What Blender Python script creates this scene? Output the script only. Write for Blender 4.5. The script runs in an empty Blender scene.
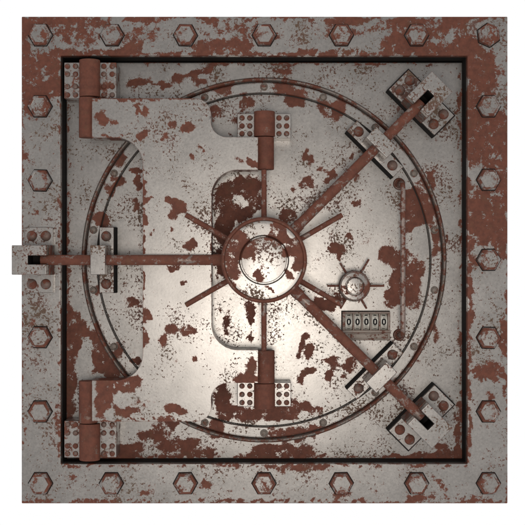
import bpy, bmesh, math, random
import numpy as np
from mathutils import Vector, Matrix, noise
random.seed(7)
scene = bpy.context.scene
COL = scene.collection
S = 0.005            # metres per unit; every shape below is given in units of 5 mm
D = 700.0            # camera distance in units
CX = CY = 262.5
HB = 241.0
F = 1.75             # depth of one unit towards the viewer, relative to its width

def U(x, y, z=0.0):
    """point seen at x,y that stands at depth z -> real position in units (X right, Y up, Z to the viewer)"""
    k = (D - z) / D
    return Vector(((x - CX) * k, (CY - y) * k, z))
def Wd(v):           # units -> world metres
    return Vector((v[0] * S, -v[2] * S * F, (v[1] + HB) * S))

# ------------------------------------------------------------------ materials
class NT:
    def __init__(s, nt): s.nt = nt
    def node(s, t, **k):
        n = s.nt.nodes.new(t)
        for a, b in k.items(): setattr(n, a, b)
        return n
    def put(s, sock, v):
        if isinstance(v, bpy.types.NodeSocket): s.nt.links.new(v, sock)
        else: sock.default_value = v
    def m(s, op, a, b=None, c=None, clamp=False):
        n = s.node('ShaderNodeMath', operation=op); n.use_clamp = clamp
        s.put(n.inputs[0], a)
        if b is not None: s.put(n.inputs[1], b)
        if c is not None: s.put(n.inputs[2], c)
        return n.outputs[0]
    def v(s, op, a, b=None, scale=None):
        n = s.node('ShaderNodeVectorMath', operation=op)
        s.put(n.inputs[0], a)
        if b is not None: s.put(n.inputs[1], b)
        if scale is not None: s.put(n.inputs['Scale'], scale)
        return n.outputs['Value'] if op in ('LENGTH', 'DOT_PRODUCT') else n.outputs[0]
    def noise(s, vec, feat, detail=4, rough=.55, color=False, lac=2.0, dist=0.0):
        n = s.node('ShaderNodeTexNoise')
        s.put(n.inputs['Vector'], vec)
        n.inputs['Scale'].default_value = 1.0 / (feat * S)
        n.inputs['Detail'].default_value = detail
        n.inputs['Roughness'].default_value = rough
        n.inputs['Lacunarity'].default_value = lac
        n.inputs['Distortion'].default_value = dist
        return n.outputs['Color'] if color else n.outputs[0]
    def ramp(s, x, a, b, smooth=True):
        n = s.node('ShaderNodeMapRange'); n.interpolation_type = 'SMOOTHSTEP' if smooth else 'LINEAR'
        s.put(n.inputs[0], x); n.inputs[1].default_value = a; n.inputs[2].default_value = b
        return n.outputs[0]
    def mix(s, f, a, b):
        n = s.node('ShaderNodeMix', data_type='RGBA')
        s.put(n.inputs[0], f)
        for k, q in ((6, a), (7, b)):
            s.put(n.inputs[k], q if isinstance(q, bpy.types.NodeSocket) else (*q, 1))
        return n.outputs[2]

STEEL_A, STEEL_B = (.340, .318, .302), (.240, .225, .214)
RUST_A, RUST_B, RUST_C = (.182, .067, .045), (.124, .049, .035), (.138, .072, .045)

def worn_steel(name, blobs=(), origin=None, bias=0.0, patch=22, specks=.5, edge=.5, seed=0., rough=.31, metal=.66,
               steel=None, frag=2.4):
    """worn bare steel with chipped rust-brown patches; blobs = (X, Y, rx, ry, angle, weight) in units relative to origin"""
    mat = bpy.data.materials.new(name); mat.use_nodes = True
    nt = mat.node_tree; nt.nodes.clear(); g = NT(nt)
    out = g.node('ShaderNodeOutputMaterial'); bs = g.node('ShaderNodeBsdfPrincipled')
    nt.links.new(bs.outputs[0], out.inputs[0])
    tc = g.node('ShaderNodeTexCoord').outputs['Object']
    oi = g.node('ShaderNodeObjectInfo').outputs['Random']
    off = g.node('ShaderNodeCombineXYZ')
    g.put(off.inputs[0], g.m('MULTIPLY', oi, 37.0)); off.inputs[1].default_value = seed * 1.7; g.put(off.inputs[2], g.m('MULTIPLY', oi, 11.0))
    P = g.v('ADD', tc, off.outputs[0])
    if blobs: 
        so = g.node('ShaderNodeCombineXYZ'); so.inputs[1].default_value = seed * 1.7
        P = g.v('ADD', tc, so.outputs[0])
    n_big = g.noise(P, 8, 6, .80)
    n_patch = g.noise(P, patch, 4, .6)
    fld = g.m('MULTIPLY', g.m('SUBTRACT', n_patch, .5), 1.6)
    fld = g.m('ADD', fld, bias)
    if blobs:
        at = g.node('ShaderNodeAttribute', attribute_name='rust_wear')
        fld = g.m('ADD', g.m('MULTIPLY', fld, .6), at.outputs['Fac'])
    # wear on the edges of the piece
    if edge > 0:
        bv = g.node('ShaderNodeBevel', samples=4); bv.inputs['Radius'].default_value = 1.5 * S
        ge = g.node('ShaderNodeNewGeometry')
        e = g.m('SUBTRACT', 1.0, g.v('DOT_PRODUCT', bv.outputs[0], ge.outputs['True Normal']), clamp=True)
        fld = g.m('ADD', fld, g.m('MULTIPLY', g.ramp(e, .02, .25), edge))
    f2 = g.m('ADD', fld, g.m('MULTIPLY', g.m('SUBTRACT', n_big, .5), frag))
    m1 = g.ramp(f2, .32, .47)
    halo = g.ramp(f2, .20, .36)
    # small pitted specks gathered in clusters
    sp = g.noise(P, 2.6, 3, .66)
    cl = g.noise(P, 34, 2, .55)
    thr = g.m('MULTIPLY_ADD', g.m('SUBTRACT', cl, .5), specks * 1.0, specks * .175 - .095)
    s1 = g.ramp(g.m('ADD', g.m('SUBTRACT', sp, .62), thr), .0, .045)
    sp2 = g.noise(P, 1.6, 2, .6)
    s2 = g.m('MULTIPLY', g.ramp(g.m('ADD', g.m('SUBTRACT', sp2, .69), g.m('MULTIPLY', thr, .8)), .0, .06), .7)
    s2 = g.m('MULTIPLY', s2, 1.0, clamp=True)
    speck = g.m('MAXIMUM', s1, s2)
    # colours
    fine = g.noise(P, 2.2, 3, .7); broad = g.noise(P, 30, 4, .6)
    sa, sb = steel or (STEEL_A, STEEL_B)
    st = g.mix(g.ramp(g.m('ADD', g.m('MULTIPLY', fine, .5), g.m('MULTIPLY', broad, .6)), .38, .72, False), sb, sa)
    ru = g.mix(g.ramp(g.noise(P, 6, 4, .7), .35, .65, False), RUST_B, RUST_A)
    ru = g.mix(g.m('MULTIPLY', g.ramp(g.noise(P, 14, 3, .65), .55, .75, False), .6), ru, RUST_C)
    ru = g.mix(g.m('MULTIPLY', g.ramp(g.noise(P, 1.3, 3, .7), .60, .75, False), .22), ru, (.26, .17, .14))
    c = g.mix(g.m('MULTIPLY', halo, .30), st, (.17, .10, .08))
    c = g.mix(g.m('MULTIPLY', speck, .88), c, g.mix(g.ramp(broad, .4, .6), (.112, .062, .036), (.120, .048, .032)))
    c = g.mix(m1, c, ru)
    nt.links.new(c, bs.inputs['Base Color'])
    mask = g.m('MAXIMUM', m1, g.m('MULTIPLY', speck, .9))
    inv = g.m('SUBTRACT', 1.0, mask, clamp=True)
    g.put(bs.inputs['Metallic'], g.m('MULTIPLY_ADD', inv, metal, .0))
    rr = g.m('MULTIPLY_ADD', fine, .16, rough - .08)
    rr = g.m('ADD', g.m('MULTIPLY', rr, inv), g.m('MULTIPLY', mask, .62))
    g.put(bs.inputs['Roughness'], rr)
    g.put(bs.inputs['Specular IOR Level'], g.m('MULTIPLY_ADD', inv, .30, .12))
    h = g.m('ADD', g.m('MULTIPLY', g.noise(P, 2.2, 2, .7), .30), g.m('MULTIPLY', n_big, -.30))
    bp = g.node('ShaderNodeBump'); bp.inputs['Strength'].default_value = .16; bp.inputs['Distance'].default_value = .45 * S
    g.put(bp.inputs['Height'], h); nt.links.new(bp.outputs[0], bs.inputs['Normal'])
    return mat

def plain(name, col, rough=.6, metal=0.0, var=.3, feat=6):
    mat = bpy.data.materials.new(name); mat.use_nodes = True
    nt = mat.node_tree; g = NT(nt); bs = nt.nodes['Principled BSDF']
    tc = g.node('ShaderNodeTexCoord').outputs['Object']
    n = g.noise(tc, feat, 5, .6)
    c2 = tuple(q * (1 - var) for q in col)
    nt.links.new(g.mix(g.ramp(n, .35, .65, False), c2, col), bs.inputs['Base Color'])
    bs.inputs['Roughness'].default_value = rough; bs.inputs['Metallic'].default_value = metal
    bs.inputs['Specular IOR Level'].default_value = .25
    return mat

def wear(o, blobs, ragged=1.0):
    """where the finish has come off: a per-vertex rust amount from ellipses with a ragged outline"""
    me = o.data; n = len(me.vertices)
    co = np.empty(n*3, np.float32); me.vertices.foreach_get('co', co); co = co.reshape(n, 3)
    root = o['root']; x = (co[:, 0] + root[0]) / S; y = (co[:, 2] + root[2]) / S - HB
    dx = np.zeros(n); dy = np.zeros(n)
    for i in range(n):
        a = noise.noise_vector(Vector((x[i]/15, y[i]/15, 3.))); b = noise.noise_vector(Vector((x[i]/6, y[i]/6, 9.)))
        dx[i] = a.x*4 + b.x*3.2; dy[i] = a.y*4 + b.y*3.2
    X = x + dx*ragged; Y = y + dy*ragged
    acc = np.zeros(n)
    for (bx, by, rx, ry, ang, w) in blobs:
        c, s_ = math.cos(math.radians(ang)), math.sin(math.radians(ang))
        u = ((X-bx)*c + (Y-by)*s_) / (rx*1.35); v = (-(X-bx)*s_ + (Y-by)*c) / (ry*1.35)
        acc += w * np.clip(1 - np.sqrt(u*u + v*v), 0, 1)
    acc = np.clip(acc*1.9, -1, .80)
    at = me.attributes.new('rust_wear', 'FLOAT', 'POINT'); at.data.foreach_set('value', acc.astype(np.float32))
    del o['root']
def dice(m, step):
    """cut a mesh into small cells so that the wear has somewhere to sit"""
    bm = m.bm
    for ax in (0, 1):
        lo = min(v.co[ax] for v in bm.verts); hi = max(v.co[ax] for v in bm.verts)
        n = int((hi-lo)/step); no = [0, 0, 0]; no[ax] = 1
        for i in range(1, n):
            p = [0, 0, 0]; p[ax] = lo + (hi-lo)*i/n + .013
            bmesh.ops.bisect_plane(bm, geom=bm.verts[:] + bm.edges[:] + bm.faces[:], plane_co=p, plane_no=no, dist=1e-4)
    return m

# ------------------------------------------------------------------ mesh helpers (units; converted on build)
class MB:
    def __init__(s): s.bm = bmesh.new()
    def box(s, c, h, M=None):
        vs = [s.bm.verts.new((c[0] + i * h[0], c[1] + j * h[1], c[2] + k * h[2])) for i in (-1, 1) for j in (-1, 1) for k in (-1, 1)]
        for f in ((0,1,3,2),(4,6,7,5),(0,4,5,1),(2,3,7,6),(0,2,6,4),(1,5,7,3)):
            s.bm.faces.new([vs[i] for i in f])
        if M: bmesh.ops.transform(s.bm, matrix=M, verts=vs)
        return s
    def prism(s, pts, z0, z1):
        a = [s.bm.verts.new((p[0], p[1], z0)) for p in pts]; b = [s.bm.verts.new((p[0], p[1], z1)) for p in pts]
        s.bm.faces.new(b); s.bm.faces.new(a[::-1]); n = len(pts)
        for i in range(n): s.bm.faces.new((a[i], a[(i+1) % n], b[(i+1) % n], b[i]))
        return s
    def lathe(s, prof, c=(0, 0, 0), seg=64, M=None, mats=None):
        rings = []
        allv = []
        for r, z in prof:
            if r < 1e-6:
                v = s.bm.verts.new((c[0], c[1], c[2] + z)); rings.append([v]); allv.append(v)
            else:
                rg = [s.bm.verts.new((c[0] + r * math.cos(2*math.pi*i/seg), c[1] + r * math.sin(2*math.pi*i/seg), c[2] + z)) for i in range(seg)]
                rings.append(rg); allv += rg
        for k in range(len(rings) - 1):
            A, B = rings[k], rings[k+1]
            for i in range(seg):
                j = (i + 1) % seg
                if len(A) == 1 and len(B) == 1: continue
                if len(A) == 1: f = s.bm.faces.new((A[0], B[i], B[j]))
                elif len(B) == 1: f = s.bm.faces.new((A[i], B[0], A[j]))
                else: f = s.bm.faces.new((A[i], B[i], B[j], A[j]))
                if mats: f.material_index = mats[k]
        if M: bmesh.ops.transform(s.bm, matrix=M, verts=allv)
        return s
    def tube(s, pts, rad, seg=20, cap=.25):
        pts = [Vector(p) for p in pts]
        rads = rad if isinstance(rad, (list, tuple)) else [rad] * len(pts)
        rings = []; up = None
        for i, p in enumerate(pts):
            t = (pts[min(i+1, len(pts)-1)] - pts[max(i-1, 0)]).normalized()
            if up is None:
                up = Vector((0, 0, 1)) if abs(t.z) < .9 else Vector((1, 0, 0))
            n = (up - t * up.dot(t)).normalized(); b = t.cross(n); up = n
            ofs = [(n * math.cos(2*math.pi*k/seg) + b * math.sin(2*math.pi*k/seg)) * rads[i] for k in range(seg)]
            rings.append([s.bm.verts.new((p.x + q.x, p.y + q.y, p.z + q.z / F)) for q in ofs])
        for A, B in zip(rings, rings[1:]):
            for k in range(seg): s.bm.faces.new((A[k], A[(k+1) % seg], B[(k+1) % seg], B[k]))
        s.bm.faces.new(rings[0][::-1]); s.bm.faces.new(rings[-1])
        return s
    def build(s, name, mat, parent=None, origin=None, bevel=0.0, seg=2, local=False, loc=None, rot=None, angle=35, wearmap=None):
        bm = s.bm
        bmesh.ops.recalc_face_normals(bm, faces=bm.faces)
        og = origin if origin is not None else Vector((0, 0, 0))
        for v in bm.verts:
            w = Vector((v.co.x * S, -v.co.z * S, v.co.y * S)) if local else Wd(v.co) - og
            v.co = w
        me = bpy.data.meshes.new(name); bm.to_mesh(me); bm.free()
        for p in me.polygons: p.use_smooth = True
        me.set_sharp_from_angle(angle=math.radians(angle))
        o = bpy.data.objects.new(name, me); COL.objects.link(o)
        for mm in (mat if isinstance(mat, (list, tuple)) else [mat]): me.materials.append(mm)
        if parent: o.parent = parent
        if wearmap is not None:
            o['root'] = tuple(og); wear(o, wearmap)
        if loc is not None: o.location = loc
        if rot is not None: o.rotation_euler = rot
        if bevel:
            b = o.modifiers.new('bevel', 'BEVEL'); b.width = bevel * S; b.segments = seg; b.limit_method = 'ANGLE'
            b.angle_limit = math.radians(38); b.harden_normals = True
        return o

def empty(name, loc, parent=None):
    o = bpy.data.objects.new(name, None); COL.objects.link(o); o.location = loc
    o.empty_display_size = .1
    if parent: o.parent = parent
    return o
def copy(o, parent, loc, rot=None):
    c = o.copy(); COL.objects.link(c); c.parent = parent; c.location = loc
    if rot is not None: c.rotation_euler = rot
    return c
def rel(v, root_loc): return Wd(v) - root_loc

# ------------------------------------------------------------------ roots
FR = Wd((0, -HB, -30)); DR = Wd((0, -200, -33)); AR = Wd((-100, -158, 4))
frame = empty('vault_surround', FR); door = empty('vault_door', DR); arm = empty('hinge_arm', AR)
for o in (frame, door, arm): o['kind'] = 'thing'
frame['label'] = 'square grey steel frame studded with hex bolts, surrounding the vault door'
frame['category'] = 'door frame'
door['label'] = 'rusted square vault door with round rim, handwheel, small dial and number counter'
door['category'] = 'vault door'
arm['label'] = 'wide curved steel hinge arm bridging the left side of the vault door behind the handwheel'
arm['category'] = 'hinge arm'

# ------------------------------------------------------------------ rust maps (x, y, rx, ry, angle, weight), as placed on the surfaces
def bl(lst, z):
    r = []
    for b in lst:
        x, y, rx, ry = b[:4]; a = b[4] if len(b) > 4 else 0; w = b[5] if len(b) > 5 else 1
        p = U(x, y, z); k = (D - z) / D
        r.append((p.x, p.y, rx * k, ry * k, a, w))
    return r
FRAME_B = [
 (30,24,12,9),(58,21,24,5),(24,60,5,30),(30,75,9,14),(40,92,20,10),(54,70,6,16),(45,56,9,5,0,.7),(30,108,8,12),(100,22,9,4,0,.7),
 (100,52,40,4),(150,20,22,4,0,.7),(132,46,14,5,0,.6),(214,47,22,8),(240,47,12,8),(206,22,12,4),(274,36,8,6,0,.8),(345,20,20,5),(338,52,10,4),
 (395,46,15,10),(396,21,18,5,0,.8),(425,23,10,5,0,.7),(432,50,22,7),(455,22,14,8,0,.9),(466,45,14,12),(482,70,17,22),(476,96,9,14),(498,128,12,14,0,.7),(474,130,9,26),(486,150,17,18),
 (488,200,20,16),(487,228,20,14),(470,245,5,20,0,.8),(502,240,5,22,0,.6),(478,262,7,9,0,.5),(505,180,4,30,0,.8),(490,372,15,10),(505,335,6,20,0,.7),(471,318,5,9,0,.6),
 (490,398,5,7,0,.4),(443,487,3,10,15,.8),(204,486,7,6,0,.8),(72,477,6,3,0,.8),(340,494,14,4,0,.5),(150,492,10,4,0,.5),(420,497,16,3,0,.6),
 (30,325,8,8,0,.4),(56,420,4,20,0,.4),(24,150,4,25,0,.4),(34,210,5,6,0,.3),(480,500,20,3,0,.6),(95,500,20,3,0,.6),(250,502,30,2.5,0,.6),(300,469,30,2.5,0,.5)]
DOOR_B = [
 (387,254,9,11,0,.85),(403,262,11,16,0,.8),(401,285,11,18,0,.7),(416,274,11,18,0,.65),(391,300,7,9,0,.8),(412,296,8,10,0,.7),(408,214,8,20),(424,214,9,22,-15),(434,240,6,16),(418,194,9,14,0,.8),
 (421,236,9,10,0,-1.3),(412,243,5,8,0,-.8),(432,285,6,20,0,-.7),
 (225,89,9,7),(246,103,8,9,-25),(214,113,7,8),(284,86,9,9),(294,101,9,7),(332,111,17,8,-25),(341,105,6,7),(300,95,10,4,0,.5),(204,69,12,4,20,.8),(190,75,8,4,0,.7),(283,70,10,4,0,.6),
 (137,82,14,3.5,8,.9),(161,86,12,3,-10,.8),(176,78,8,6,30,.6),(200,82,8,4,0,.7),(237,120,8,6,0,.5),
 (121,161,4,8),(119,182,8,5),(135,170,6,3),(138,182,4,7),(109,189,5,6),(100,216,7,4),(103,222,6,8),(137,206,4,8,0,.5),
 (73,322,8,12),(71,345,8,20),(96,338,9,8,-40,.8),(98,358,14,14),(112,372,10,10),(69,385,7,34),(85,330,5,10,0,.8),(86,360,5,16,0,-.8),(137,303,10,4),(118,351,4,7),(137,360,6,3),(99,290,5,5,0,.7),
 (245,187,20,10),(225,205,9,20),(240,212,13,9),(258,205,7,8),(243,202,5,5,0,-.9),(222,232,8,14,0,.8),(225,262,9,20,0,.8),(250,312,4,12,10,.9),(249,338,2.5,7),(225,322,6,12,0,.5),
 (307,184,8,6),(289,214,9,8),(338,250,10,6,-15),(326,302,13,5,-10),(340,296,8,4,-30),(293,190,5,5,0,.6),(310,161,4,8,-15),(304,155,2.5,7,-25),(324,170,6,3,-15),(334,173,6,6),(327,182,5,4,0,.8),
 (353,158,3,3),(355,176,5,5),(354,203,4.5,3.5),(366,222,3,3,0,.6),(300,236,4,7,0,.6),(350,236,4,3,0,.5),
 (305,340,3,8,-10),(310,351,4.5,7,-10),(300,352,2,7,-25),(326,360,6,2.5,-15),(335,363,5,6.5),(307,371,8,5),(350,365,9,7.5),(328,374,4.5,5),(329,305,9,7),(300,380,5,5,0,.7),(345,378,4,3,0,.7),
 (222,400,9,18),(238,412,16,8),(270,414,18,7),(296,409,15,9),(318,410,6,5,0,.6),(216,428,9,8),(290,434,24,7),(312,427,8,4),(245,432,17,4,0,-1.2),(304,418,4,5,0,-.9),(240,401,7,4,0,-.6),
 (180,447,24,9,0,.8),(205,452,14,5,0,.7),(268,451,16,8),(292,452,22,7),(152,434,17,8,0,.7),(130,447,16,6,0,.6),(120,456,20,5),(165,424,12,4,0,.8),(128,428,6,9,0,-.5),
 (444,455,26,4),(458,432,4,24),(410,457,24,3,0,.8),(440,446,12,5,-35,.7),(457,110,3,20,0,.5),(448,235,4,10,0,.4),(66,250,2.5,40,0,.6),
 (375,330,4,5,0,.5),(320,100,4,6,0,.6),(435,330,5,10,0,.5),(418,345,5,6,0,.6),(398,395,8,5,0,.5),(432,180,4,10,0,.8),(400,100,4,3,0,.4)]
ARM_B = [
 (146,112,4.5,8,-10),(138,110,2,9,-15),(173,125,4.5,6),(189,127,7,5.5),(142,133,6,4.5,20),(166,136,5,5),(179,205,10,5,-10),(168,202,2.5,3),(192,156,2.5,5),(102,119,5,9),(112,125,5,3,0,.5),
 (173,216,6,6,0,.8),(189,243,7,6,-20),(171,231,3.5,3,0,.7),(173,267,8,5),(145,220,4,3.5),(184,284,2.5,2.5),(147,200,3,7,0,.6),(150,232,2.5,5,0,.6),
 (146,315,5,8),(172,328,6,6),(188,330,7,5.5),(166,340,5,6),(145,337,4,6),(193,360,3.5,3.5),(126,411,12,5.5,-5),(177,409,12,5,-8),(138,403,7,3,-20),(104,397,10,22),(122,386,18,6),
 (134,382,8,4),(115,385,4,3,0,-1.2),(110,411,4,9,0,-.6),(165,418,16,3,0,.6),(150,400,8,2.5,0,.4),(253,164,7,4),(248,165,5,3,0,.7),(251,370,5,13),(246,378,12,4,0,.9),(212,340,3,6,0,.4),(246,101,1,1),(150,99,40,1.5,0,.7),(110,136,20,1.6,0,.6),(202,150,5,3,0,.4),(240,160,6,4,0,.5)]
def edge_runs(x0, y0, x1, y1, th, w, step=34, seed=3):
    rr = random.Random(seed + int(x0*3+y1)); L = math.hypot(x1-x0, y1-y0); n = max(1, int(L/step)); out = []
    horiz = abs(x1-x0) > abs(y1-y0)
    for i in range(n):
        t = (i + .5)/n; l = step*.75; h = th*rr.uniform(.6, 1.5)
        out.append((x0+(x1-x0)*t, y0+(y1-y0)*t, l if horiz else h, h if horiz else l, 0, w*rr.uniform(.5, 1.3)))
    return out
FRAME_B += [(78,34,26,13,0,.55),(140,33,22,12,0,.42),(48,62,16,16,0,.5),(420,32,40,12,0,.45),(232,30,30,9,0,.35),(345,30,30,9,0,.35),(488,115,16,22,0,.6),(498,205,8,60,0,.6)]
for a_ in ((22,17.5,507,17.5,1.6,.7),(22,503,507,503,1.8,.7),(22,17,22,503,1.3,.5),(507,17,507,503,1.4,.6),(61,54,467,54,2.0,.9),(61,465.5,467,465.5,1.4,.5),(59.5,56,59.5,463,1.0,.45),(468.5,56,468.5,463,1.8,.7)):
    FRAME_B += edge_runs(*a_)
DOOR_B += edge_runs(70,457,462,457,2.5,.6) + edge_runs(68,63,462,63,1.5,.4) + edge_runs(68,62,68,458,1.6,.4) + edge_runs(461,62,461,458,1.5,.35)
ARM_B += edge_runs(96,98.6,200,98.6,1.2,.8) + edge_runs(96,421.3,200,421.3,1.2,.9) + edge_runs(143,160,143,350,1.2,.8) + edge_runs(211,190,211,330,1.0,.35)
HUB_B = [(232,248,11,16,0,1.3),(235,270,7,9,0,.9),(279,231,9,15,-35,1.2),(294,248,11,10,0,1.2),(300,262,5,10,0,.7),(250,249,8,10,0,.95),(258,276,5,7,20,1.1),(232,285,5,5,0,.7),(290,275,8,4,-50,.6),(242,236,6,4,0,.5),(273,290,7,2,-40,.7),(288,233,5,4,-40,-.9)]

HUBZ = 31.
HC = U(264, 260, HUBZ)
M_frame = worn_steel('worn_steel_frame', bl(FRAME_B, 0), FR, bias=-.15, specks=.6, edge=.75, seed=1, frag=3.4)
M_door = worn_steel('worn_steel_door', bl(DOOR_B, -16), DR, bias=-.16, specks=.66, edge=.35, seed=2, patch=18, frag=2.9)
M_arm = worn_steel('worn_steel_arm', bl(ARM_B, 12), AR, bias=-.16, specks=.62, edge=.6, seed=3, patch=18)
M_hub = worn_steel('worn_steel_hub', bl(HUB_B, HUBZ), DR, bias=-.14, specks=.75, edge=.2, seed=4, patch=14, frag=3.0)
M_piece = worn_steel('worn_steel_bracket', bias=-.10, patch=13, specks=.85, edge=.8, seed=5, frag=3.0)
M_leaf = worn_steel('worn_steel_hinge_leaf', bias=.0, patch=14, specks=.5, edge=.4, seed=6)
M_leafr = worn_steel('rusty_hinge_leaf', bias=.26, patch=14, specks=.5, edge=.4, seed=6.5)
M_rim = worn_steel('rusty_moulding', bias=.34, patch=20, specks=.6, edge=.0, seed=7, rough=.5, metal=.4, frag=3.0, steel=((.26,.22,.20),(.18,.15,.13)))
M_handle = worn_steel('worn_handle', bias=.34, patch=10, specks=.5, edge=.0, seed=19, rough=.45, metal=.35, frag=3.0, steel=((.34,.27,.24),(.24,.18,.16)))
M_wheelrim = worn_steel('rusty_wheel_rim', bias=.62, patch=20, specks=.3, edge=0, seed=17, rough=.5, steel=((.22,.14,.11),(.15,.09,.07)), metal=.3)
M_rust = worn_steel('rust_brown_steel', bias=.74, patch=20, specks=.3, edge=0, seed=8, steel=((.22,.14,.11),(.15,.09,.07)), metal=.3, rough=.5)
M_rod = worn_steel('rust_brown_rod', bias=.62, patch=14, specks=.3, edge=0, seed=9, steel=((.30,.24,.21), (.20,.15,.13)), metal=.35, rough=.42, frag=2.8)
M_rivet = worn_steel('rusty_rivet', bias=.42, patch=8, specks=.3, edge=.2, seed=10, steel=((.18,.12,.10), (.13,.085,.07)), metal=.3, rough=.5)
M_bolt = worn_steel('rusty_hex_bolt', bias=.20, patch=12, specks=.6, edge=1.0, seed=11, frag=2.3)
M_ringrivet = worn_steel('rusty_screw', bias=.18, patch=6, specks=.6, edge=0, seed=16, rough=.55, metal=.3, steel=((.24,.20,.17),(.15,.12,.10)))
M_boltring = worn_steel('rusty_bolt_shoulder', bias=.50, patch=10, specks=.4, edge=0, seed=15, rough=.5, metal=.3)
M_dark = plain('shade_black', (.012, .010, .009), .8)  # flat black in place of shade in recesses, gaps and round bolts
M_slot = plain('dark_slot_steel', (.03, .027, .024), .7)
M_outline = plain('dark_outline', (.045, .038, .034), .75)
M_ivory = plain('ivory_enamel', (.85, .81, .73), .5, 0, .4, 3)
M_black = plain('black_ink', (.008, .008, .008), .6)

# ------------------------------------------------------------------ frame
def frame_mesh(ox0, oy0, ox1, oy1, ix0, iy0, ix1, iy1, z0, z1):
    m = MB(); bm = m.bm
    O = [(ox0, oy0), (ox1, oy0), (ox1, oy1), (ox0, oy1)]; I = [(ix0, iy0), (ix1, iy0), (ix1, iy1), (ix0, iy1)]
    ov = [[bm.verts.new((x, y, z)) for x, y in O] for z in (z0, z1)]; iv = [[bm.verts.new((x, y, z)) for x, y in I] for z in (z0, z1)]
    for i in range(4):
        j = (i + 1) % 4
        bm.faces.new((ov[1][i], ov[1][j], iv[1][j], iv[1][i])); bm.faces.new((ov[0][i], ov[0][j], iv[0][j], iv[0][i]))
        bm.faces.new((ov[0][i], ov[0][j], ov[1][j], ov[1][i])); bm.faces.new((iv[0][i], iv[0][j], iv[1][j], iv[1][i]))
    return m
def rect(x0, y0, x1, y1, z=0):
    a = U(x0, y1, z); b = U(x1, y0, z); return a.x, a.y, b.x, b.y
fo = rect(21.6, 16.6, 507.6, 503.5); fi = rect(60.8, 55.8, 467.4, 463.8)
dice(frame_mesh(*fo, *fi, -44, 0), 3.4).build('frame_plate', M_frame, frame, FR, bevel=.9, seg=3, wearmap=bl(FRAME_B, 0))
k = .7
frame_mesh(fi[0]-1, fi[1]-1, fi[2]+1, fi[3]+1, fi[0]+k, fi[1]+k, fi[2]-k, fi[3]-k, -43, -5.0).build('recess_wall_shade', M_dark, frame, FR, bevel=.3)  # black inner walls: the recess shade put into the colour
MB().box(((fo[0]+fo[2])/2, (fo[1]+fo[3])/2, -47.5), ((fo[2]-fo[0])/2-2, (fo[3]-fo[1])/2-2, 3)).build('back_plate', M_dark, frame, FR)

def hex_bolt_mesh():
    m = MB(); bm = m.bm
    def ring(r, z): return [bm.verts.new((r*math.cos(math.pi/3*i), r*math.sin(math.pi/3*i), z)) for i in range(6)]
    # black seat painting contact shade round the bolt, then the head with a sloped shoulder and a flat face
    rs = [ring(12.9, -.5), ring(12.9, .3), ring(11.8, .3), ring(11.4, 5.4), ring(9.2, 6.8), ring(8.8, 6.4)]
    for q, (A, B) in enumerate(zip(rs, rs[1:])):
        for i in range(6):
            f = bm.faces.new((A[i], A[(i+1) % 6], B[(i+1) % 6], B[i])); f.material_index = 1 if q < 2 else 2
    bm.faces.new(rs[-1])
    return m
BOLTS = [(x, 34.7) for x in (40, 111.7, 185.3, 264.2, 341.6, 417, 489)] + [(x, 483.8) for x in (40, 111, 185.2, 264, 341.5, 417, 489)] \
      + [(39.6, y) for y in (106, 180.3, 337.3, 411.8)] + [(489, y) for y in (106, 179.6, 259.8, 338, 411.8)]
b0 = None
for i, (x, y) in enumerate(BOLTS):
    loc = rel(U(x, y, 2), FR); loc.y = rel((0, 0, 0), FR).y
    a = random.choice((0, 0, 0, 1, -1, .02)) * .03
    if i == 6: a = math.radians(24)
    if b0 is None:
        b0 = hex_bolt_mesh().build('hex_bolt', [M_bolt, M_dark, M_boltring], frame, local=True, bevel=.35, loc=loc, angle=8)
    else: copy(b0, frame, loc, (0, a, 0))

# ------------------------------------------------------------------ rivets
def dome(r, h, n=7):
    return [(r * 1.0, -.4), (r, .15 * h)] + [(r * math.cos(math.pi/2*k/n), .15*h + .85 * h * math.sin(math.pi/2*k/n)) for k in range(1, n)] + [(0, h)]
rivet_protos = {}
def rivet(kind, parent, loc):
    if kind not in rivet_protos:
        if kind == 'big': m = MB().lathe(dome(5.2, 3.6), seg=28)
        elif kind == 'leaf': m = MB().lathe(dome(2.75, 1.7), seg=20)
        else: m = MB().lathe([(4.0, -.3), (4.0, .25), (3.6, .5), (3.1, .3), (2.9, -.2), (2.75, .7), (2.4, 1.05), (1.2, 1.2), (0, 1.25)], seg=24)
        rivet_protos[kind] = m.build('rivet', M_ringrivet if kind == 'ring' else M_rivet, parent, local=True, loc=loc, angle=50)
    else: copy(rivet_protos[kind], parent, loc)

# ------------------------------------------------------------------ door leaf
da = rect(66.2, 62.2, 462.6, 458.8, -16)
m = MB(); N = 180; bm = m.bm
G = [[bm.verts.new((da[0] + (da[2]-da[0])*i/N, da[1] + (da[3]-da[1])*j/N, -16)) for j in range(N+1)] for i in range(N+1)]
for i in range(N):
    for j in range(N): bm.faces.new((G[i][j], G[i+1][j], G[i+1][j+1], G[i][j+1]))
loop = [G[i][0] for i in range(N)] + [G[N][j] for j in range(N)] + [G[i][N] for i in range(N, 0, -1)] + [G[0][j] for j in range(N, 0, -1)]
back = [bm.verts.new((v.co.x, v.co.y, -39)) for v in loop]
for i in range(len(loop)): bm.faces.new((loop[i], loop[(i+1) % len(loop)], back[(i+1) % len(loop)], back[i]))
bm.faces.new(back)
DB = bl(DOOR_B, -16)
m.build('door_plate', M_door, door, DR, bevel=1.2, seg=3, wearmap=DB)
RC = U(264, 260, -13)
kk = 713/700
ring = MB().lathe([(167*kk, -16.3), (167*kk, -13.2), (167.6*kk, -12.6), (170*kk, -12.6), (172*kk, -12.6), (174*kk, -12.6), (176.4*kk, -12.6), (176.9*kk, -13.4), (177.3*kk, -13.4), (177.5*kk, -16.3)], (RC.x, RC.y, 0), 420)\
    .build('round_rim', M_door, door, DR, angle=30, wearmap=DB)
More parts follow.
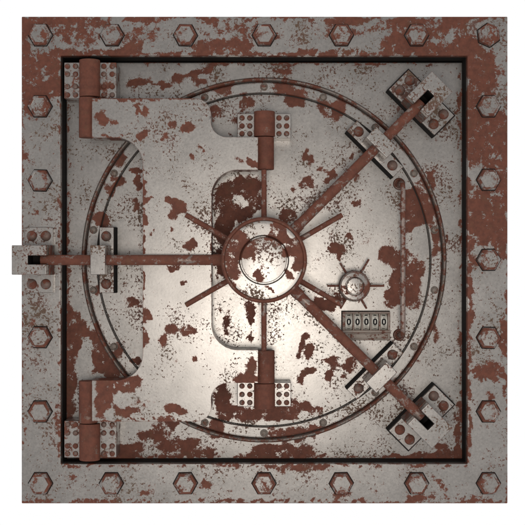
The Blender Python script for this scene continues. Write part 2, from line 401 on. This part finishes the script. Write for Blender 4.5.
MB().lathe([(177.7*kk, -16.3)] + [((180.9 + 2.1*math.cos(a))*kk, -15.2 + 2.6*math.sin(a)) for a in [math.pi*(1-t/10) for t in range(11)]] + [(183.2*kk, -16.3)], (RC.x, RC.y, 0), 160)\
    .build('rim_moulding', M_rim, door, DR, angle=50)
MB().lathe([(166.0*kk, -16.4), (166.0*kk, -15.7), (166.9*kk, -15.7), (166.95*kk, -16.4)], (RC.x, RC.y, 0), 160).build('rim_step_shade', M_outline, door, DR)  # thin dark ring painted in for shade at the rim's inner step
for i in range(18):
    a = math.radians(10 + 20*i)
    rivet('ring', ring, rel((RC.x + 173*kk*math.cos(a), RC.y + 173*kk*math.sin(a), -12.6), DR))

# ------------------------------------------------------------------ hinges
def hinge(parent, root, x0, x1, y0, y1, bx0, bx1, by0, by1, rows, cols, zbase, zf, mat, bz, rot_cap):
    """two-leaf block with rivets and a barrel; coordinates as seen at depth zf"""
    p0 = U(x0, y1, zf); p1 = U(x1, y0, zf)
    q0 = U(bx0, by1, bz); q1 = U(bx1, by0, bz)
    leaf = MB().box(((p0.x+p1.x)/2, (p0.y+p1.y)/2, (zbase+zf)/2), ((p1.x-p0.x)/2, (p1.y-p0.y)/2, (zf-zbase)/2)).build('hinge_leaf', mat, parent, root, bevel=.6)
    for cx in cols:
        for cy in rows: rivet('leaf', leaf, rel(U(cx, cy, zf), root))
    r = (q1.x - q0.x)/2
    MB().tube([((q0.x+q1.x)/2, q0.y, bz - .2), ((q0.x+q1.x)/2, q1.y, bz - .2)], r, 40).build('hinge_barrel', M_rust, parent, root, bevel=.7)
# mid hinges on the door (upper, lower)
BZ = 4.5
hinge(door, DR, 237.3, 291, 113.6, 138, 254, 275, 111.5, 136.8, (118, 126, 133.8), (242, 249.8, 279, 286.6), -16.5, 3, M_leaf, BZ, 1)
hinge(door, DR, 237.3, 291, 382.5, 406.6, 254, 275, 383.2, 408.5, (386, 394.4, 402.6), (242, 249.8, 279, 286.6), -16.5, 3, M_leaf, BZ, 1)
# left hinges on the frame
hinge(frame, FR, 64.2, 116.3, 62.5, 98.5, 79.3, 100, 60, 97, (66.3, 74.2, 86.6, 95), (67.5, 75.5, 103.8, 112.2), -16.5, 3, M_leafr, BZ, 1)
hinge(frame, FR, 64.2, 116.3, 421, 457.6, 79.3, 100, 423.4, 460, (424.6, 433, 446, 453.6), (67.5, 75.5, 103.8, 112.2), -16.5, 3, M_leafr, BZ, 1)

# ------------------------------------------------------------------ hinge arm
def smooth_path(pts, n=4):
    """Catmull-Rom through points flagged as curved"""
    out = []; N = len(pts)
    for i in range(N):
        p1 = pts[i]; p2 = pts[(i+1) % N]; p0 = pts[i-1]; p3 = pts[(i+2) % N]
        out.append((p1[0], p1[1]))
        if p1[2] and p2[2]:
            a0 = p0 if True else p1
            for k in range(1, n):
                t = k/n
                f = [.5*((2*p1[j]) + (-p0[j]+p2[j])*t + (2*p0[j]-5*p1[j]+4*p2[j]-p3[j])*t*t + (-p0[j]+3*p1[j]-3*p2[j]+p3[j])*t**3) for j in (0, 1)]
                out.append(tuple(f))
    return out
def arc(cx, cy, r, a0, a1, n=8):
    return [(cx + r*math.cos(math.radians(a0 + (a1-a0)*k/n)), cy - r*math.sin(math.radians(a0 + (a1-a0)*k/n))) for k in range(n+1)]
# image y runs down: angles counter-clockwise as seen
AP = []
AP += [(92, 98.4)]
AP += arc(195, 114.4, 16, 90, 0)                # top right shoulder
AP += arc(226.5, 121.5, 15.6, 180, 270)          # concave to the hinge tongue
AP += [(258, 137.2), (258, 169.8)]
AP += arc(237.5, 195.8, 26, 90, 180, 12)        # upper corner of the big opening
AP += arc(237.5, 324, 26, 180, 270, 12)
AP += [(258, 350.2), (258, 383)]
AP += arc(227.5, 399.5, 16.5, 90, 180)
AP += arc(196, 406, 15.5, 0, -90)
AP += [(92, 421.5), (92, 380.6)]
AP += arc(116, 353.8, 26.8, -90, 0, 12)
AP += arc(116, 164.5, 26.8, 0, 90, 12)
AP += [(92, 137.7)]
AZ = 12.
pts = [U(x, y, AZ) for x, y in AP]
pts = [(p.x, p.y) for p in pts]
dice(MB().prism(pts[::-1], -4.5, AZ), 2.4).build('arm_plate', M_arm, arm, AR, bevel=.8, seg=2, wearmap=bl(ARM_B, 12))
for (x0, x1, y0, y1) in ((79, 97.2, 97.6, 137.8), (79, 97.6, 380.6, 422.8), (255.2, 274, 137.4, 169.8), (255.2, 274.6, 350.2, 382.8)):
    q0 = U(x0, y1, BZ); q1 = U(x1, y0, BZ)
    MB().tube([((q0.x+q1.x)/2, q0.y, BZ), ((q0.x+q1.x)/2, q1.y, BZ)], (q1.x-q0.x)/2, 40).build('hinge_knuckle', M_rust, arm, AR, bevel=.6)

# ------------------------------------------------------------------ rods and their brackets (local frame: x = outward from the wheel, y = sideways)
RZ = 18.5
WC = U(264, 260, RZ)                                   # wheel axis
def RM(a): return Matrix.Translation((WC.x, WC.y, 0)) @ Matrix.Rotation(math.radians(a), 4, 'Z')
def place(o_parent, root, name, m, mat, a, **k):
    bmesh.ops.transform(m.bm, matrix=RM(a), verts=m.bm.verts[:])
    return m.build(name, mat, o_parent, root, **k)
def on(a, r, t, z, root):
    v = RM(a) @ Vector((r, t, z)); return rel(v, root)
def slot_block(zb):
    """guide block open on its front by a slot, with a lower foot"""
    m = MB(); r0, r1, s0, s1 = 209.5, 243, 209.5, 228
    h = 14.2; sh = 4.4; zt = 26
    for sgn in (1, -1):
        m.box(((r0+s1)/2, sgn*(h+sh)/2, (zb+zt)/2), ((s1-r0)/2, (h-sh)/2, (zt-zb)/2))
    m.box(((s1+r1)/2, 0, (zb+zt)/2), ((r1-s1)/2-.001, h, (zt-zb)/2))
    return m
def U_prism(zb):
    r0, r1, s1, h, sh = 209.5, 243, 227.5, 14.2, 4.3
    m = MB().prism([(r0, -h), (r1, -h), (r1, h), (r0, h), (r0, sh), (s1, sh), (s1, -sh), (r0, -sh)], zb, 26)
    return m
def U2_prism(zb):
    return MB().prism([(208.6, -14.6), (213.5, -14.6), (213.5, 14.6), (208.6, 14.6)], zb-.5, 17)
M_foot = worn_steel('rusty_keeper_foot', bias=.45, patch=12, specks=.6, edge=0, seed=18, frag=3, steel=((.12,.10,.09),(.08,.07,.06)), metal=.2, rough=.55)
for a, par, root, zb, pt in ((180, frame, FR, -1, 3.5), (45, door, DR, -16.5, -3), (-45, door, DR, -16.5, -3)):
    base = place(par, root, 'keeper_plate', MB().box((224, 0, (zb+pt)/2), (14, 32.5, (pt-zb)/2)), M_piece, a, bevel=.6)
    if a != 180:
        place(par, root, 'keeper_side_shade', MB().box((224.4, 0, -11), (15.2, 33.6, 5.4)), M_dark, a, bevel=.4)  # added black box, gives the keeper plate's sides their shade
    blk = place(par, root, 'keeper_block', U_prism(pt - .5), M_piece, a, bevel=.7)
    place(par, root, 'keeper_foot', U2_prism(pt), M_foot, a, bevel=.3)
    for r in (217, 231):
        for t in (-24, 24): rivet('big', base, on(a, r, t, pt, root))
    o = place(par, root, 'slot_floor_black', MB().box((218.8, 0, pt+4), (8.6, 4.25, 4)), M_dark, a)  # black floor and walls put in for the dark of the slot
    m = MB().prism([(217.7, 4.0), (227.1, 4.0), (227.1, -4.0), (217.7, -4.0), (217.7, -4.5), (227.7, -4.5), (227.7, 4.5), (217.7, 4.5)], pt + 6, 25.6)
    place(par, root, 'slot_wall_black', m, M_dark, a)
for a in (180, 45, -45):
    base = place(door, DR, 'guide_plate', MB().box((158.2, 0, -10), (7.2, 33, 6.4)), M_piece, a, bevel=.5)
    place(door, DR, 'guide_side_shade', MB().box((151, 0, -10.5), (1.3, 33.2, 5.8)), M_dark, a)  # added black strip: shade on the guide plate's inner side
    place(door, DR, 'guide_block', MB().box((160.2, 0, 11), (7.2, 14.2, 15)), M_piece, a, bevel=.7)
    for t in (-24, 24): rivet('big', base, on(a, 158.5, t, -3.6, DR))
    p = [RM(a) @ Vector((r, 0, RZ)) for r in (34, 217.5)]
    m = MB().tube(p, 5.0, 32)
    m.build('locking_rod', M_rod, door, DR, bevel=.9, seg=3)
    p = [RM(a) @ Vector((r, 0, RZ)) for r in (38, 50)]
    MB().tube(p, 5.7, 32).build('rod_collar', M_rod, door, DR, bevel=.6)

# ------------------------------------------------------------------ handwheel
hx, hy = HC.x, HC.y
HB_ = bl(HUB_B, HUBZ)
wheel = MB().lathe([(0, 1), (38.6, 1), (38.9, 9), (39.2, 29.4), (38.4, 31.3), (37.2, 31.8), (35.5, 31.9), (34, 31.92), (32, 31.94), (30, 31.96), (28, 31.97), (26, 31.98), (24, 32.0), (23.2, 31.5), (22.7, 29.5), (20, 29.5), (0, 29.5)], (hx, hy, 0), 160).build('handwheel', M_hub, door, DR, angle=28, wearmap=HB_)
MB().lathe([(37.6, 4), (40.6, 4.5), (41.3, 7), (41.4, 27.5), (41.2, 30.2), (40.6, 31.8), (39.6, 32.6), (38.4, 32.6), (37.8, 32.1), (37.6, 31.5), (37.6, 4)], (hx, hy, 0), 120).build('wheel_rim', M_wheelrim, wheel, Vector((0,0,0)), angle=30)
wr = bpy.data.objects['wheel_rim']; 
for v in wr.data.vertices: v.co -= DR
MB().lathe([(21.7, 29), (21.7, 33.6), (21.1, 34.3), (18, 34.42), (15, 34.5), (12, 34.56), (9, 34.6), (6, 34.63), (3, 34.65), (0, 34.66)], (hx, hy, 0), 96).build('hub_cap', M_hub, wheel, DR, angle=28, wearmap=HB_)
MB().lathe([(14, -16.4), (14, 2), (0, 2)], (hx, hy, 0), 48).build('spindle', M_rust, wheel, DR)
for i in range(6):
    a = math.radians(30 + 60*i)
    z = 15.
    c = Vector((math.cos(a), math.sin(a), 0))
    L = 88.5
    p0 = Vector((hx, hy, z)) + c*36; p1 = Vector((hx, hy, z)) + c*L
    MB().tube([p0, p1], [2.7, 2.5], 20).build('spoke', M_rod, wheel, DR, bevel=.5)

# ------------------------------------------------------------------ small combination dial
dc = U(354.8, 286.2, 4)
ds = worn_steel('worn_steel_dial', bias=.26, patch=9, specks=.6, edge=.3, seed=12.4)
dial = MB().lathe([(0, -4), (15.2, -4), (15.5, -2), (15.4, 2.8), (14.7, 4.0), (13.9, 4.15), (13.3, 3.9), (9.4, 4.15), (9.0, 3.9), (8.8, 2.6), (0, 2.6)], (dc.x, dc.y, 0), 80, mats=[0,1,1,1,1,0,0,0,0,0])\
    .build('combination_dial', [ds, M_rim], door, DR, angle=28)
MB().lathe([(8.3, 2.2), (8.3, 5.4), (7.8, 5.9), (4, 6.05), (0, 6.1)], (dc.x, dc.y, 0), 56).build('dial_cap', ds, dial, DR, angle=28)
MB().lathe([(6, -16.4), (6, -3), (0, -3)], (dc.x, dc.y, 0), 32).build('spindle', M_rust, dial, DR)
for i in range(6):
    a = math.radians(60*i); c = Vector((math.cos(a), math.sin(a), 0))
    MB().tube([Vector((dc.x, dc.y, -6)) + c*5, Vector((dc.x, dc.y, -6)) + c*(31 if i in (0, 1) else 26.5)], [1.25, 1.0], 12).build('spoke', M_rod, dial, DR)

# ------------------------------------------------------------------ grab handle
top = U(399, 184, -16); bot = U(399, 334.8, -16)
path = []
zt = 5.; R = 9.
xh = U(402.9, 260, zt).x
path.append((top.x, top.y, -17)); 
for k in range(9):
    t = math.pi/2*k/8
    path.append((top.x + (xh-top.x)*k/8, top.y - R*(1-math.cos(t)), zt - R + R*math.sin(t)))
for k in range(8, -1, -1):
    t = math.pi/2*k/8
    path.append((bot.x + (xh-bot.x)*k/8, bot.y + R*(1-math.cos(t)), zt - R + R*math.sin(t)))
path.append((bot.x, bot.y, -17))
gh = MB().tube(path, 2.55, 20).build('grab_handle', M_handle, door, DR, angle=60)
for p in (top, bot):
    MB().lathe([(6.2, -.4), (6.2, .6), (5.4, 1.5), (4.3, 1.5), (3.8, .7), (2.5, .5), (0, .5)], (p.x, p.y, -16), 32, mats=None).build('handle_flange', M_rivet, gh, DR, angle=50)

# ------------------------------------------------------------------ number counter
cz = -9.
c0 = U(342.6, 340.2, cz); c1 = U(390.2, 311.9, cz)
M_cnt = worn_steel('worn_steel_counter', bias=.16, patch=10, specks=.6, edge=.5, seed=14, steel=((.26,.22,.19), (.17,.14,.12)), metal=.3, rough=.5)
wx = [(345.3, 352.7), (354.2, 361.2), (363.0, 370.0), (371.8, 378.8), (380.6, 387.6)]
wy0, wy1 = 313.6, 330.2
m = MB()
def slab(x0, y0, x1, y1, za, zb):
    a = U(x0, y1, cz); b = U(x1, y0, cz); m.box(((a.x+b.x)/2, (a.y+b.y)/2, (za+zb)/2), ((b.x-a.x)/2, (b.y-a.y)/2, (zb-za)/2))
# face plate with five real openings, drawn as bars round them
slab(342.6, 311.9, 390.2, wy0, -16.4, cz); slab(342.6, wy1+.01, 390.2, 332.6, -16.4, cz)
slab(342.6, 332.61, 390.2, 340.2, -16.4, cz - .9)
xs = [342.6] + [q for w in wx for q in w] + [390.2]
for i in range(0, len(xs), 2): slab(xs[i], wy0+.01, xs[i+1], wy1, -16.4, cz - .01)
counter = m.build('number_counter', M_cnt, door, DR, bevel=.25)
m = MB(); slab(350.5, 333.9, 387.8, 338.4, -13, cz - .2); m.build('counter_strip', M_cnt, counter, DR, bevel=.3)
m = MB(); slab(342.0, 311.2, 390.8, 340.9, -16.3, -14.5); m.build('counter_base', M_outline, counter, DR)
for (x0, x1) in wx:
    a = U(x0, wy1, cz); b = U(x1, wy0, cz)
    cx_, cy_ = (a.x+b.x)/2, (a.y+b.y)/2
    hw = (b.x-a.x)/2 - .25
    R_ = 14.; zc = cz - 1.0 - R_
    m = MB()
    def on_drum(t, e=0.): return (cy_ + (R_+e)*math.sin(t), zc + (R_+e)*math.cos(t))
    N = 16; T = .66
    prev = None
    vs = []
    for k in range(N+1):
        t = -T + 2*T*k/N; y_, z_ = on_drum(t)
        vs.append([m.bm.verts.new((cx_-hw, y_, z_)), m.bm.verts.new((cx_+hw, y_, z_)), m.bm.verts.new((cx_-hw, y_, zc-1.2 if False else -16.2)), m.bm.verts.new((cx_+hw, y_, -16.2))])
    for A, B in zip(vs, vs[1:]):
        m.bm.faces.new((A[0], A[1], B[1], B[0])); m.bm.faces.new((A[0], B[0], B[2], A[2])); m.bm.faces.new((A[1], A[3], B[3], B[1]))
    # numeral 0 and the cut-off marks of its neighbours
    def patch(fn, n, closed=True):
        inn, outr = [], []
        for k in range(n):
            (xa, ya), (xb, yb) = fn(k/n)
            for (xx, yy, lst) in ((xa, ya, inn), (xb, yb, outr)):
                y2, z2 = on_drum(yy/R_, .10); lst.append(m.bm.verts.new((cx_+xx, y2, z2)))
        for k in range(n if closed else n-1):
            f = m.bm.faces.new((inn[k], inn[(k+1) % n], outr[(k+1) % n], outr[k])); f.material_index = 1
    def zero(t):
        c_, s_ = math.cos(2*math.pi*t), math.sin(2*math.pi*t)
        p = lambda v, e: math.copysign(abs(v)**e, v)
        return (.72*p(c_, .8), 1.95*p(s_, .8)), (2.25*p(c_, .85), 3.35*p(s_, .85))
    patch(zero, 28)
    patch(lambda t: ((-1.5 + 3.75*t, 6.3), (-1.5 + 3.75*t, 7.3)), 5, False)
    patch(lambda t: ((-1.4 + 3.5*t, -4.4), (-1.4 + 3.5*t, -4.0)), 5, False)
    patch(lambda t: ((-1.5 + 3.75*t, -7.4), (-1.5 + 3.75*t, -6.9)), 5, False)
    patch(lambda t: ((-.5 + 1.25*t, 4.0), (-.5 + 1.25*t, 4.4)), 5, False)
    m.build('digit_wheel', [M_ivory, M_black], counter, DR, angle=40)

# parts whose parent is itself a child keep their place because every mesh shares its root's origin
# ------------------------------------------------------------------ camera, lamps, world
cam = bpy.data.cameras.new('camera'); co = bpy.data.objects.new('camera', cam); COL.objects.link(co)
cam.sensor_width = 36; cam.angle = 2*math.atan(CX/(D*F)); cam.clip_end = 100; cam.clip_start = .05
co.location = Wd((0, 0, D)); co.rotation_euler = (math.pi/2, 0, 0); scene.camera = co
w = bpy.data.worlds.new('World'); scene.world = w; w.use_nodes = True
# white background behind the door; world dimmed on the unseen front to shape shading
wg = NT(w.node_tree); sp_ = wg.node('ShaderNodeSeparateXYZ'); wg.put(sp_.inputs[0], wg.node('ShaderNodeTexCoord').outputs['Generated'])
mr = wg.node('ShaderNodeMapRange', interpolation_type='SMOOTHSTEP'); wg.put(mr.inputs[0], sp_.outputs[1])
mr.inputs[1].default_value = -.12; mr.inputs[2].default_value = .30; mr.inputs[3].default_value = .57; mr.inputs[4].default_value = 1.02
wg.put(w.node_tree.nodes['Background'].inputs[0], wg.mix(mr.outputs[0], (0, 0, 0), (1, 1, 1)))
w.node_tree.nodes['Background'].inputs[1].default_value = 1.0

def lamp(x, y, z, power, size, col, spec=1.0):
    l = bpy.data.lights.new('lamp', 'AREA'); l.shape = 'DISK'; l.size = size; l.energy = power; l.color = col; l.specular_factor = spec
    o = bpy.data.objects.new('lamp', l); COL.objects.link(o); o.location = Wd((x, y, z))
    d = Wd((10, -30, 0)) - o.location; o.rotation_euler = d.to_track_quat('-Z', 'Y').to_euler()
    return o
lamp(12, -112, 690, 92, 1.3, (1, .94, .85))

scene.view_settings.view_transform = 'Standard'; scene.view_settings.look = 'None'
scene.view_settings.exposure = 0; scene.view_settings.gamma = 1
scene.render.engine = 'CYCLES'
scene.render.resolution_x = scene.render.resolution_y = 1024
